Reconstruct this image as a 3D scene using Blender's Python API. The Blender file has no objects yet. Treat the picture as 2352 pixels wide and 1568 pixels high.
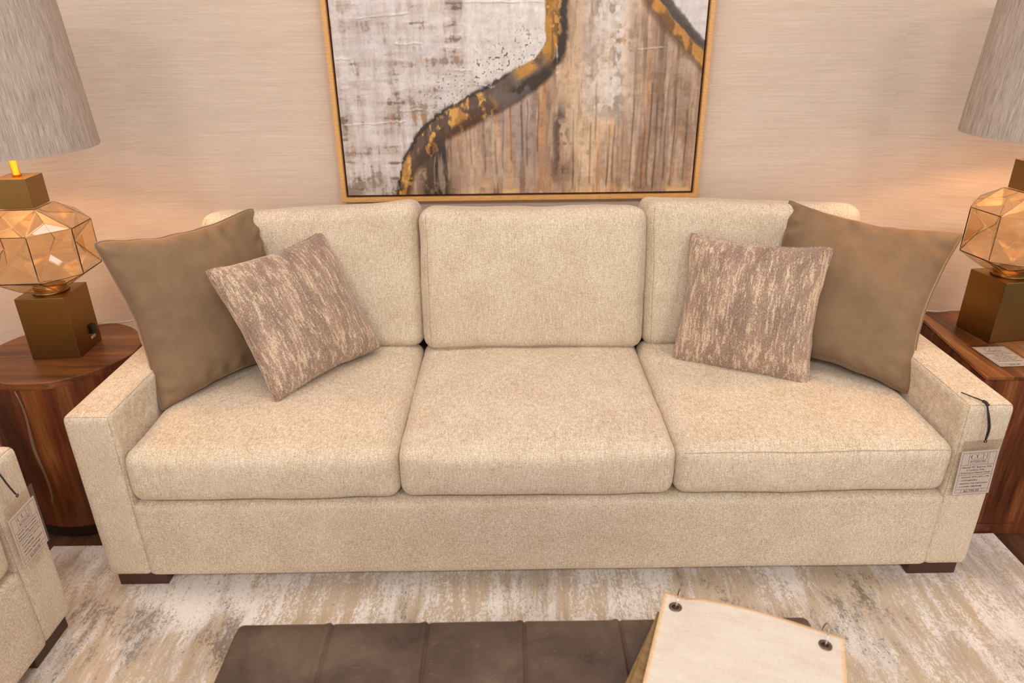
import bpy, bmesh, math, random
import numpy as np
from mathutils import Vector, Matrix, noise
PI = math.pi
R = math.radians
scene = bpy.context.scene
C = scene.collection
V = Vector

# ------------------------------------------------------------------ node helper
class Mat:
    def __init__(self, name):
        self.m = bpy.data.materials.new(name)
        self.m.use_nodes = True
        self.t = self.m.node_tree
        self.bsdf = self.t.nodes['Principled BSDF']
        self.out = self.t.nodes['Material Output']
    def put(self, sock, v):
        if isinstance(v, bpy.types.NodeSocket):
            self.t.links.new(v, sock)
        elif v is not None:
            if hasattr(sock.default_value, '__len__') and not hasattr(v, '__len__'):
                v = [v] * len(sock.default_value)
            if hasattr(v, '__len__') and len(v) == 3 and len(sock.default_value) == 4:
                v = tuple(v) + (1,)
            sock.default_value = v
    def n(self, typ, *ins, **kw):
        nd = self.t.nodes.new('ShaderNode' + typ)
        for k, v in kw.items():
            setattr(nd, k, v)
        for i, v in enumerate(ins):
            self.put(nd.inputs[i], v)
        return nd
    def obj(self): return self.n('TexCoord').outputs['Object']
    def uv(self): return self.n('TexCoord').outputs['UV']
    def mul(self, v, s): return self.n('VectorMath', v, s, operation='MULTIPLY').outputs[0]
    def add(self, v, s): return self.n('VectorMath', v, s, operation='ADD').outputs[0]
    def noise(self, v, scale=(1, 1, 1), detail=2, rough=.5, dist=0.0):
        nd = self.n('TexNoise')
        self.put(nd.inputs['Vector'], self.mul(v, scale))
        nd.inputs['Scale'].default_value = 1
        nd.inputs['Detail'].default_value = detail
        nd.inputs['Roughness'].default_value = rough
        nd.inputs['Distortion'].default_value = dist
        return nd.outputs[0]
    def math(self, op, a, b=0.0, clamp=False):
        return self.n('Math', a, b, operation=op, use_clamp=clamp).outputs[0]
    def ramp(self, f, *stops):
        nd = self.n('ValToRGB', f)
        e = nd.color_ramp.elements
        while len(e) < len(stops): e.new(.5)
        for x, (p, c) in zip(e, stops):
            x.position = p
            x.color = (c, c, c, 1) if not hasattr(c, '__len__') else tuple(c) + (1,)
        return nd.outputs[0]
    def mix(self, f, a, b, blend='MIX'):
        nd = self.n('Mix', data_type='RGBA', blend_type=blend)
        self.put(nd.inputs[0], f); self.put(nd.inputs[6], a); self.put(nd.inputs[7], b)
        return nd.outputs[2]
    def bump(self, h, strength=.3, dist=.002):
        nd = self.n('Bump')
        nd.inputs['Strength'].default_value = strength
        nd.inputs['Distance'].default_value = dist
        self.put(nd.inputs['Height'], h)
        self.put(self.bsdf.inputs['Normal'], nd.outputs[0])
    def set(self, **kw):
        for k, v in kw.items():
            self.put(self.bsdf.inputs[k.replace('_', ' ')], v)
        return self

def S(r, g, b):                                    # sRGB 0-255 to linear
    f = lambda c: c / 12.92 if c <= .04045 else ((c + .055) / 1.055) ** 2.4
    return (f(r / 255), f(g / 255), f(b / 255))

# ------------------------------------------------------------------ materials
def make_fabric(name, dark, mid, light):
    m = Mat(name); co = m.obj()
    n1 = m.noise(co, (310, 310, 560), 2, .6)
    n2 = m.noise(co, (420, 45, 45), 2, .6)
    n3 = m.noise(co, (80, 80, 480), 1, .5)
    n4 = m.noise(co, (9, 9, 9), 3, .5)
    f = m.math('MULTIPLY', n1, .50)
    f = m.math('ADD', f, m.math('MULTIPLY', n2, .25))
    f = m.math('ADD', f, m.math('MULTIPLY', n3, .15))
    f = m.math('ADD', f, m.math('MULTIPLY', n4, .10))
    c = m.ramp(f, (.36, dark), (.50, mid), (.64, light))
    m.set(Base_Color=c, Roughness=.95, Sheen_Weight=.15, Sheen_Roughness=.5, Specular_IOR_Level=.15)
    m.bump(n1, .5, .0018)
    return m.m
CREAM = make_fabric('cream_woven_fabric', S(170, 146, 120), S(211, 191, 166), S(240, 228, 212))
SEAM = make_fabric('cream_seam_fabric', S(150, 126, 102), S(184, 160, 134), S(214, 196, 172))

def make_velvet():
    m = Mat('taupe_velvet'); co = m.obj()
    n1 = m.noise(co, (14, 14, 14), 4, .6)
    n2 = m.noise(co, (420, 420, 420), 2, .6)
    f = m.math('ADD', m.math('MULTIPLY', n1, .7), m.math('MULTIPLY', n2, .3))
    c = m.ramp(f, (.30, S(124, 99, 75)), (.70, S(142, 116, 91)))
    m.set(Base_Color=c, Roughness=.85, Sheen_Weight=.75, Sheen_Roughness=.3, Sheen_Tint=S(238, 216, 184), Specular_IOR_Level=.15)
    m.bump(n2, .3, .001)
    return m.m
VELVET = make_velvet()
m = Mat('velvet_piping'); m.set(Base_Color=S(124, 98, 74), Roughness=.85, Sheen_Weight=.3); PIPING = m.m

def make_streaked():
    m = Mat('streaked_chenille'); co = m.obj()
    a = m.noise(co, (125, 55, 19), 4, .68, .25)
    b = m.noise(m.add(co, (3.1, 1.7, 5.3)), (22, 14, 7), 2, .5)
    fine = m.noise(co, (330, 300, 190), 2, .6)
    k = m.math('ADD', m.math('MULTIPLY', a, .66), m.math('MULTIPLY', b, .22))
    k = m.math('ADD', k, m.math('MULTIPLY', fine, .20))
    mask = m.ramp(k, (.535, 0), (.64, .95))
    base = m.ramp(m.math('ADD', m.math('MULTIPLY', fine, .6), m.math('MULTIPLY', b, .4)), (.34, S(128, 102, 88)), (.66, S(184, 156, 137)))
    cr = m.ramp(fine, (.3, S(196, 170, 140)), (.7, S(228, 206, 178)))
    c = m.mix(mask, base, cr)
    m.set(Base_Color=c, Roughness=.9, Sheen_Weight=.4, Sheen_Roughness=.4, Specular_IOR_Level=.15)
    m.bump(m.math('ADD', fine, m.math('MULTIPLY', mask, .4)), .5, .002)
    return m.m
STREAK = make_streaked()

def make_wallpaper():
    m = Mat('grasscloth_wallpaper'); uv = m.uv()
    sx = m.n('SeparateXYZ', uv)
    panel = m.math('FLOOR', m.math('DIVIDE', m.math('ADD', sx.outputs[0], 1.47), 2.82))
    off = m.n('CombineXYZ', m.math('MULTIPLY', panel, 7.3), m.math('MULTIPLY', panel, 3.7), panel).outputs[0]
    co = m.add(uv, off)
    n1 = m.noise(co, (7, 360, 1), 2, .6)
    n2 = m.noise(co, (1.6, 90, 1), 2, .6)
    n3 = m.noise(co, (640, 60, 1), 1, .5)
    n4 = m.noise(co, (3, 10, 1), 2, .5)
    f = m.math('ADD', m.math('MULTIPLY', n1, .46), m.math('MULTIPLY', n2, .22))
    f = m.math('ADD', f, m.math('MULTIPLY', n3, .18))
    f = m.math('ADD', f, m.math('MULTIPLY', n4, .14))
    c = m.ramp(f, (.28, S(200, 179, 160)), (.5, S(218, 197, 179)), (.72, S(234, 216, 200)))
    m.set(Base_Color=c, Roughness=.8, Specular_IOR_Level=.2)
    m.bump(n1, .25, .001)
    return m.m
WALLPAPER = make_wallpaper()

def make_rug():
    m = Mat('distressed_rug'); co = m.obj()
    warp = m.noise(co, (6, 5, 1), 3, .6)
    cw = m.add(co, m.n('CombineXYZ', m.math('MULTIPLY', warp, .045), m.math('MULTIPLY', warp, .05), 0).outputs[0])
    streak = m.noise(cw, (24, 2.6, 1), 6, .7)
    patch = m.noise(m.add(cw, (4, 2, 0)), (5.5, 3.2, 1), 4, .6)
    blot = m.noise(m.add(cw, (9, 4, 0)), (4.2, 2.2, 1), 4, .6)
    grain = m.noise(co, (125, 62, 1), 5, .78)
    tuft = m.noise(co, (430, 260, 1), 2, .6)
    big = m.noise(m.add(co, (2, 7, 0)), (1.1, .8, 1), 2, .5)
    k = m.math('ADD', m.math('MULTIPLY', streak, .30), m.math('MULTIPLY', grain, .36))
    k = m.math('ADD', k, m.math('MULTIPLY', patch, .26))
    k = m.math('ADD', k, m.math('MULTIPLY', big, .08))
    white = m.ramp(k, (.475, 0), (.525, 1))
    base = m.ramp(m.math('ADD', m.math('MULTIPLY', streak, .5), m.math('MULTIPLY', tuft, .5)), (.36, S(186, 162, 136)), (.62, S(216, 194, 170)))
    wcol = m.ramp(m.math('ADD', m.math('MULTIPLY', tuft, .6), m.math('MULTIPLY', grain, .4)), (.36, S(222, 209, 199)), (.62, S(248, 240, 234)))
    c = m.mix(white, base, wcol)
    d = m.math('ADD', m.math('MULTIPLY', blot, .50), m.math('MULTIPLY', grain, .42))
    d = m.math('ADD', d, m.math('MULTIPLY', m.noise(cw, (36, 6, 1), 3, .6), .18))
    dark = m.ramp(d, (.595, 0), (.66, 1))
    grey = m.ramp(m.math('ADD', m.math('MULTIPLY', m.noise(m.add(cw, (5, 11, 0)), (4.5, 2.4, 1), 4, .65), .7), m.math('MULTIPLY', grain, .3)), (.52, 0), (.62, 1))
    c = m.mix(m.math('MULTIPLY', grey, .42), c, S(156, 136, 126))
    c = m.mix(m.math('MULTIPLY', dark, .78), c, S(104, 89, 82))
    m.set(Base_Color=c, Roughness=.9, Specular_IOR_Level=.15, Sheen_Weight=.15)
    m.bump(m.math('ADD', tuft, m.math('MULTIPLY', white, .5)), .5, .003)
    return m.m
RUG = make_rug()

def make_wood(name, axis, cols, scale=1.0, plank=None, rough=.38):
    """grain runs along the given axis (0,1,2) of the object"""
    m = Mat(name); co = m.obj()
    if plank:
        sx = m.n('SeparateXYZ', co)
        p = m.math('FLOOR', m.math('MULTIPLY', sx.outputs[plank[0]], plank[1]))
        wn = m.n('TexWhiteNoise', noise_dimensions='1D'); m.put(wn.inputs['W'], p)
        co = m.add(co, m.n('CombineXYZ', m.math('MULTIPLY', wn.outputs[0], 9), m.math('MULTIPLY', p, 3.7), m.math('MULTIPLY', p, 2.3)).outputs[0])
    s = [14 * scale] * 3; s[axis] = 1.5 * scale
    f = [130 * scale] * 3; f[axis] = 5 * scale
    n1 = m.noise(co, s, 4, .6, .9)
    n2 = m.noise(co, f, 3, .6)
    k = m.math('ADD', m.math('MULTIPLY', n1, .72), m.math('MULTIPLY', n2, .28))
    if plank:
        k = m.math('ADD', k, m.math('MULTIPLY', m.math('SUBTRACT', wn.outputs[0], .5), plank[2]))
    c = m.ramp(k, (.30, cols[0]), (.45, cols[1]), (.56, cols[2]), (.72, cols[3]))
    m.set(Base_Color=c, Roughness=rough, Specular_IOR_Level=.4)
    m.bump(n2, .08, .001)
    return m.m
WC = [S(72, 36, 17), S(114, 65, 34), S(142, 87, 49), S(176, 127, 80)]
WOOD_TOP_X = make_wood('acacia_top_round', 0, WC, 1.0, (1, 9, .16))
WOOD_TOP_Y = make_wood('acacia_top_square', 1, WC, 1.0, (0, 11, .22))
WOOD_SIDE = make_wood('acacia_side', 2, [S(58, 25, 10), S(100, 50, 24), S(126, 70, 36), S(164, 112, 66)], 1.0, (0, 8, .14))
m = Mat('dark_plinth'); m.set(Base_Color=S(48, 28, 18), Roughness=.5); PLINTH = m.m
m = Mat('grey_resin_filler'); m.set(Base_Color=S(128, 104, 82), Roughness=.4); RESIN = m.m
FLOOR = make_wood('dark_floor_boards', 1, [S(52, 30, 20), S(76, 46, 31), S(92, 58, 40), S(112, 74, 52)], 1.0, (0, 7, .12), .45)
m = Mat('espresso_leg'); m.set(Base_Color=S(70, 40, 28), Roughness=.4); LEG = m.m

def make_brass(name, col, rough):
    m = Mat(name); co = m.obj()
    n = m.noise(co, (6, 6, 6), 3, .6)
    br = m.noise(co, (40, 40, 900), 1, .5)
    c = m.mix(m.math('MULTIPLY', n, .6), col, tuple(x * .72 for x in col))
    m.set(Base_Color=c, Metallic=1.0, Roughness=m.math('ADD', m.math('MULTIPLY', br, .12), rough - .06))
    return m.m
BRASS = make_brass('antique_brass', S(152, 120, 72), .32)
BRASS_N = make_brass('bright_brass', S(205, 132, 52), .3)

def make_glass():
    m = Mat('amber_glass')
    m.set(Base_Color=(.945, .825, .655), Roughness=.0, IOR=1.42, Transmission_Weight=1.0)
    return m.m
GLASS = make_glass()

def make_shade():
    m = Mat('slub_linen_shade'); uv = m.uv()
    n1 = m.noise(uv, (420, 22, 1), 3, .6)
    n2 = m.noise(uv, (90, 6, 1), 2, .5)
    n3 = m.noise(uv, (900, 700, 1), 1, .5)
    f = m.math('ADD', m.math('MULTIPLY', n1, .55), m.math('MULTIPLY', n2, .25))
    f = m.math('ADD', f, m.math('MULTIPLY', n3, .2))
    c = m.ramp(f, (.34, S(138, 124, 114)), (.52, S(180, 165, 154)), (.68, S(212, 198, 188)))
    m.set(Base_Color=c, Roughness=.9, Specular_IOR_Level=.15)
    m.bump(n1, .3, .001)
    return m.m
SHADE = make_shade()
m = Mat('shade_lining'); m.set(Base_Color=S(240, 230, 214), Roughness=.8); LINING = m.m
m = Mat('black_plastic'); m.set(Base_Color=(.012, .011, .011), Roughness=.35); BLACK = m.m
m = Mat('white_sticker'); m.set(Base_Color=S(225, 220, 212), Roughness=.5); WHITE = m.m
m = Mat('sticker_grey_print'); m.set(Base_Color=S(140, 130, 122), Roughness=.6); GREYPRINT = m.m
m = Mat('card_paper'); m.set(Base_Color=S(236, 226, 220), Roughness=.6); PAPER = m.m
m = Mat('print_ink'); m.set(Base_Color=S(78, 56, 50), Roughness=.7); INK = m.m
m = Mat('elastic_cord'); m.set(Base_Color=S(40, 30, 30), Roughness=.6); CORD = m.m
m = Mat('clear_cable'); m.set(Base_Color=S(205, 190, 172), Roughness=.25); CABLE = m.m
m = Mat('dark_metal'); m.set(Base_Color=S(120, 96, 84), Metallic=.9, Roughness=.4); GROMMET = m.m
m = Mat('steel_ring'); m.set(Base_Color=S(205, 198, 192), Metallic=1.0, Roughness=.2); STEEL = m.m

def make_sleeve():
    m = Mat('clear_vinyl')
    m.t.nodes.remove(m.bsdf)
    tr = m.n('BsdfTransparent'); tr.inputs[0].default_value = (.93, .91, .89, 1)
    gl = m.n('BsdfGlossy'); gl.inputs['Roughness'].default_value = .18
    gl.inputs[0].default_value = (1, 1, 1, 1)
    mx = m.n('MixShader', .08, tr.outputs[0], gl.outputs[0])
    m.t.links.new(mx.outputs[0], m.out.inputs[0])
    return m.m
SLEEVE = make_sleeve()

def make_leather():
    m = Mat('brown_leather'); co = m.obj()
    a = m.noise(co, (7, 7, 7), 5, .6, .6)
    b = m.noise(co, (34, 34, 34), 4, .7, 1.5)
    pore = m.noise(co, (600, 600, 600), 2, .6)
    c = m.ramp(a, (.3, S(60, 46, 38)), (.5, S(80, 63, 52)), (.72, S(102, 83, 70)))
    scratch = m.ramp(m.math('ABSOLUTE', m.math('SUBTRACT', m.noise(co, (9, 16, 9), 3, .55, 2.2), .5)), (.0, 1), (.012, 0))
    patch = m.ramp(b, (.52, 0), (.72, 1))
    c = m.mix(m.math('MULTIPLY', m.math('MULTIPLY', scratch, patch), .55), c, S(158, 130, 112))
    m.set(Base_Color=c, Roughness=m.math('ADD', m.math('MULTIPLY', a, .25), .36), Specular_IOR_Level=.35)
    m.bump(m.math('ADD', pore, m.math('MULTIPLY', b, 1.5)), .15, .001)
    return m.m
LEATHER = make_leather()

def make_linen(name, lo, mid, hi, edge=None):
    m = Mat(name); uv = m.uv()
    n1 = m.noise(uv, (30, 480, 1), 3, .6)
    n2 = m.noise(uv, (480, 60, 1), 2, .5)
    n3 = m.noise(uv, (9, 40, 1), 3, .6)
    f = m.math('ADD', m.math('MULTIPLY', n1, .4), m.math('MULTIPLY', n2, .25))
    f = m.math('ADD', f, m.math('MULTIPLY', n3, .35))
    c = m.ramp(f, (.3, lo), (.47, mid), (.62, hi))
    m.set(Base_Color=c, Roughness=.9, Specular_IOR_Level=.15)
    m.bump(n1, .3, .001)
    return m.m
LINEN = make_linen('cream_linen', S(194, 178, 160), S(212, 199, 184), S(220, 209, 198))
HEM = make_linen('tan_overlock_hem', S(196, 158, 118), S(218, 184, 146), S(232, 204, 170))
OLIVE = make_linen('olive_brown_cloth', S(104, 80, 50), S(136, 108, 74), S(162, 132, 94))
m = Mat('gold_leaf_frame'); co = m.obj()
nf = m.noise(co, (30, 200, 200), 3, .6)
m.set(Base_Color=m.ramp(nf, (.3, S(208, 150, 86)), (.7, S(234, 182, 114))), Metallic=.0, Roughness=.42)
FRAME = m.m
m = Mat('dark_frame_liner'); m.set(Base_Color=S(58, 34, 20), Roughness=.6); LINER = m.m
m = Mat('ceiling_paint'); m.set(Base_Color=S(236, 230, 222), Roughness=.9); CEIL = m.m

m = Mat('impasto_paint')
at = m.n('Attribute', attribute_name='paint')
fine = m.noise(m.obj(), (260, 260, 260), 3, .6)
cc = m.mix(.35, at.outputs['Color'], m.ramp(fine, (.3, .35), (.7, .65)), 'OVERLAY')
m.set(Base_Color=cc, Roughness=m.ramp(fine, (.3, .30), (.7, .48)), Specular_IOR_Level=.5)
m.bump(fine, .25, .0015)
PAINT = m.m

# ------------------------------------------------------------------ object helpers
def link(name, me, mat=None, parent=None, smooth=True):
    o = bpy.data.objects.new(name, me); C.objects.link(o)
    if mat is not None: me.materials.append(mat)
    if smooth:
        me.polygons.foreach_set('use_smooth', [True] * len(me.polygons)); me.update()
    if parent: o.parent = parent
    return o
def from_bm(name, bm, mat, parent=None, smooth=True):
    me = bpy.data.meshes.new(name)
    bmesh.ops.recalc_face_normals(bm, faces=bm.faces)
    bm.to_mesh(me); bm.free()
    return link(name, me, mat, parent, smooth)
def empty(name, loc=(0, 0, 0), rz=0, mw=None):
    o = bpy.data.objects.new(name, None); C.objects.link(o)
    o.empty_display_size = .05
    if mw is not None: o.matrix_world = mw
    else:
        o.location = loc; o.rotation_euler = (0, 0, rz)
    return o
def tag(o, label, cat, group=None):
    o['label'] = label; o['category'] = cat
    if group: o['group'] = group
def structure(o): o['kind'] = 'structure'
def copy_tree(o, parent=None):
    c = o.copy(); C.objects.link(c)
    if parent: c.parent = parent
    for ch in list(o.children): copy_tree(ch, c)
    return c

def box(bm, lo, hi, bevel=0, seg=2, M=None):
    x0, y0, z0 = lo; x1, y1, z1 = hi
    vs = [bm.verts.new(p) for p in ((x0,y0,z0),(x1,y0,z0),(x1,y1,z0),(x0,y1,z0),(x0,y0,z1),(x1,y0,z1),(x1,y1,z1),(x0,y1,z1))]
    fs = [bm.faces.new([vs[i] for i in f]) for f in ((0,3,2,1),(4,5,6,7),(0,1,5,4),(1,2,6,5),(2,3,7,6),(3,0,4,7))]
    if M is not None:
        for v in vs: v.co = M @ v.co
    if bevel:
        es = list({e for f in fs for e in f.edges})
        bmesh.ops.bevel(bm, geom=es, offset=bevel, segments=seg, affect='EDGES', profile=.6)
    return vs
def tube(bm, pts, r, n=8, closed=False, caps=True):
    pts = [V(p) for p in pts]; N = len(pts); rings = []
    up = None
    for i, p in enumerate(pts):
        a = pts[(i - 1) % N] if (closed or i > 0) else p
        b = pts[(i + 1) % N] if (closed or i < N - 1) else p
        t = (b - a).normalized()
        if up is None:
            up = t.orthogonal().normalized()
        up = (up - t * up.dot(t))
        up = up.normalized() if up.length > 1e-6 else t.orthogonal().normalized()
        s = t.cross(up)
        rr = r[i] if hasattr(r, '__len__') else r
        rings.append([bm.verts.new(p + (up * math.cos(2 * PI * k / n) + s * math.sin(2 * PI * k / n)) * rr) for k in range(n)])
    M = N if closed else N - 1
    for i in range(M):
        A, B = rings[i], rings[(i + 1) % N]
        sh = 0
        if closed and i == N - 1:
            sh = min(range(n), key=lambda q: (A[0].co - B[q].co).length)
        for k in range(n):
            bm.faces.new((A[k], A[(k + 1) % n], B[(k + 1 + sh) % n], B[(k + sh) % n]))
    if caps and not closed:
        bm.faces.new(rings[0][::-1]); bm.faces.new(rings[-1])
def lathe(bm, prof, n=48, close=False):
    rings = [[bm.verts.new((r * math.cos(2 * PI * k / n), r * math.sin(2 * PI * k / n), z)) for k in range(n)] for r, z in prof]
    L = len(rings)
    for i in range(L if close else L - 1):
        A, B = rings[i], rings[(i + 1) % L]
        for k in range(n):
            bm.faces.new((A[k], A[(k + 1) % n], B[(k + 1) % n], B[k]))
    return rings

def soft(c, h, r, bulge=None, wob=0.0, seed=0, lean=None, warp=None):
    """rounded, gently stuffed box: returns f(u,v,w) with u,v,w in [-1,1]"""
    bulge = bulge or {}
    c = V(c)
    def f(u, v, w):
        p0 = V((u * h[0], v * h[1], w * h[2]))
        inn = V([max(-(h[i] - r), min(h[i] - r, p0[i])) for i in range(3)])
        d = p0 - inn
        p = inn + d.normalized() * r if d.length > 1e-9 else p0
        k = lambda t: 1 - t * t
        p.x += bulge.get('x', 0) * u * k(v) * k(w)
        p.y += (bulge.get('yf', 0) if v < 0 else bulge.get('yb', 0)) * v * k(u) ** .8 * k(w) ** .8
        p.z += (bulge.get('zt', 0) if w > 0 else bulge.get('zb', 0)) * w * k(u) ** .8 * k(v) ** .8
        if warp: p = warp(p, u, v, w)
        if wob:
            q = p + V((seed * 3.1, seed * 1.7, seed * .9))
            a = noise.noise_vector(q * 5.5) * wob + noise.noise_vector(q * 16) * wob * .35
            p = p + a
        if lean:
            p = lean @ p
        return p + c
    return f
def soft_mesh(name, f, n, mat, parent):
    nu, nv, nw = n
    par = lambda k: [math.sin(PI / 2 * (-1 + 2 * i / k)) * .55 + (-1 + 2 * i / k) * .45 for i in range(k + 1)]
    U, Vv, W = par(nu), par(nv), par(nw)
    bm = bmesh.new()
    def face(g):
        for i in range(len(g) - 1):
            for j in range(len(g[0]) - 1):
                bm.faces.new((g[i][j], g[i + 1][j], g[i + 1][j + 1], g[i][j + 1]))
    mk = lambda A, B, fn: face([[bm.verts.new(fn(a, b)) for b in B] for a in A])
    for s in (-1, 1):
        mk(U, Vv, lambda a, b: f(a, b, s)); mk(U, W, lambda a, b: f(a, s, b)); mk(Vv, W, lambda a, b: f(s, a, b))
    bmesh.ops.remove_doubles(bm, verts=bm.verts, dist=1e-5)
    return from_bm(name, bm, mat, parent)
def seam(f, path, parent, r=.0008, n=40, mat=None, out=.0003):
    """thin stitched line that follows the soft surface along a path of (u,v,w)"""
    pts = []
    for a, b in zip(path[:-1], path[1:]):
        for i in range(n):
            t = i / n
            pts.append(f(*[a[k] + (b[k] - a[k]) * t for k in range(3)]))
    pts.append(f(*path[-1]))
    bm = bmesh.new(); tube(bm, pts, r, 5)
    return from_bm('seam', bm, mat or SEAM, parent)

# ------------------------------------------------------------------ the setting
WY = 1.12
def wall_profile():
    a = R(26); rad = .30; tl = rad * math.tan(a / 2)
    pts = []
    def side(sx, cx):
        out = [(sx * (cx - tl), WY)]
        for i in range(1, 13):
            t = a * i / 12
            out.append((sx * (cx - tl + rad * math.sin(t)), WY - rad * (1 - math.cos(t))))
        return out
    return side(-1, 1.50), side(1, 1.40), a
lw, rw, ang = wall_profile()
def wall_mesh(name, pts, z0, z1, u0):
    bm = bmesh.new(); uvl = bm.loops.layers.uv.new('UVMap')
    u = [u0]
    for a, b in zip(pts[:-1], pts[1:]): u.append(u[-1] + math.dist(a, b))
    cols = [[bm.verts.new((x, y, z)) for z in (z0, z1)] for x, y in pts]
    for i in range(len(pts) - 1):
        f = bm.faces.new((cols[i][0], cols[i + 1][0], cols[i + 1][1], cols[i][1]))
        for l, uv in zip(f.loops, ((u[i], z0), (u[i + 1], z0), (u[i + 1], z1), (u[i], z1))): l[uvl].uv = uv
    me = bpy.data.meshes.new(name); bm.to_mesh(me); bm.free()
    o = link(name, me, WALLPAPER); structure(o)
    return u[-1]
H = 3.0
Lw = lw[::-1]
start = Lw[0]
larc = sum(math.dist(a, b) for a, b in zip(lw[:-1], lw[1:]))
u0 = lw[0][0] - larc
uend = wall_mesh('wall_back', Lw + rw, -.01, H, u0)
LL = 3.4
le = (Lw[0][0] - LL * math.cos(ang), Lw[0][1] - LL * math.sin(ang))
wall_mesh('wall_left', [le, Lw[0]], -.01, H, u0 - LL)
re = (rw[-1][0] + LL * math.cos(ang), rw[-1][1] - LL * math.sin(ang))
wall_mesh('wall_right', [rw[-1], re], -.01, H, uend)
bm = bmesh.new(); box(bm, (-5, -5.5, -.06), (5, 1.3, -.01)); structure(from_bm('floor', bm, FLOOR, None, False))
bm = bmesh.new(); box(bm, (-5, -5.5, H), (5, 1.3, H + .06)); structure(from_bm('ceiling', bm, CEIL, None, False))

# rug
bm = bmesh.new(); box(bm, (-1.55, -2.25, -.0095), (1.475, .20, 0), .003, 2)
rug = from_bm('area_rug', bm, RUG, None, False)
tag(rug, 'large distressed beige, white and grey area rug on the dark floor', 'rug')

# ------------------------------------------------------------------ sofas
def make_sofa(name, W, n, front_only=False):
    root = empty(name)
    hw = W / 2; aw = .1287; ah = .589; zb = .05
    inner = hw - aw
    # arms
    for s in (-1, 1):
        f = soft((s * (hw - aw / 2), .50, (zb + ah) / 2), (aw / 2, .50, (ah - zb) / 2), .020, {'zt': .004, 'x': .004}, .0012, 3 + s)
        arm = soft_mesh('arm', f, (10, 40, 28), CREAM, root)
        e = .985
        seam(f, [(-s * e, -1, -1), (-s * e, -1, .97), (-s * .93, -.985, 1), (-s * .93, 1, 1)], arm)
        seam(f, [(-s * .9, -.985, .985), (s * .92, -.985, .985)], arm)
    # base with front rail
    f = soft((0, .475, .176), (inner + .009, .477, .126), .016, {'zt': 0}, .0012, 7)
    soft_mesh('base', f, (60, 20, 14), CREAM, root)
    # back frame
    f = soft((0, .945, .44), (inner + .002, .07, .39), .03, {}, .001, 9)
    soft_mesh('back_frame', f, (40, 8, 20), CREAM, root)
    # legs
    for sx in (-1, 1):
        for (y0, y1, z0) in ((.022, .105, .0006), (.90, .985, -.0094)):
            bm = bmesh.new()
            xa, xb = sorted((sx * (hw - .012), sx * (hw - .155)))
            box(bm, (xa, y0, z0), (xb, y1, zb + .004), .003)
            from_bm('leg', bm, LEG, root, False)
    return root, inner

sofa, inner = make_sofa('sofa', 2.515, 3)
tag(sofa, 'long cream three-cushion sofa standing under the abstract painting', 'sofa')
def seat_cushion(root, x0, x1, seed, zt=.472, crown=.022, seamline=True):
    hx = (x1 - x0) / 2
    f = soft(((x0 + x1) / 2, .36, (.312 + zt) / 2), (hx, .368, (zt - .312) / 2), .038, {'zt': crown, 'yf': .012, 'x': .004}, .004, seed)
    o = soft_mesh('seat_cushion', f, (40, 34, 14), CREAM, root)
    if seamline: seam(f, [(-.965, -.985, .80), (.965, -.985, .80)], o, .0010, 80)
    return o
seat_cushion(sofa, -1.127, -.384, 1, seamline=False); seat_cushion(sofa, -.382, .374, 2, seamline=False); seat_cushion(sofa, .376, 1.130, 3)
def back_cushion(root, x0, x1, zl, zr, seed, dy=0.0, yb=.775, bf=.035):
    hx = (x1 - x0) / 2; zt = (zl + zr) / 2; z0 = .452
    lean = Matrix.Rotation(R(-9), 3, 'X')
    tilt = (zr - zl) / 2
    def warp(p, u, v, w):
        if w > -1: p.z += tilt * u * max(0, w) + .006 * (abs(u) ** 3) * max(0, w)
        return p
    f = soft(((x0 + x1) / 2, yb + dy, (z0 + zt) / 2), (hx, .105, (zt - z0) / 2), .045, {'yf': bf, 'zt': .0, 'x': .004}, .006, seed, lean, warp)
    o = soft_mesh('back_cushion', f, (40, 14, 32), CREAM, root)
    seam(f, [(-.93, -.985, -.97), (-.93, -.985, .95)], o, .0010, 60)
    return o
back_cushion(sofa, -1.115, -.377, .925, .955, 11, .012, bf=.016)
back_cushion(sofa, -.375, .388, .938, .936, 12, -.018)
back_cushion(sofa, .390, 1.118, .957, .928, 13, .006, bf=.018)

love, li = make_sofa('loveseat', 1.93, 2)
tag(love, 'cream loveseat with only one tagged arm showing, beside the rug corner and end table', 'sofa')
xm = 0.0
seat_cushion(love, -li + .002, -.002, 21, seamline=False); seat_cushion(love, .002, li - .002, 22, seamline=False)
back_cushion(love, -li + .012, -.002, .93, .95, 23); back_cushion(love, .002, li - .012, .95, .93, 24)
love.location = (-1.292, -.122 - 1.93 / 2, 0); love.rotation_euler = (0, 0, R(90))

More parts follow.
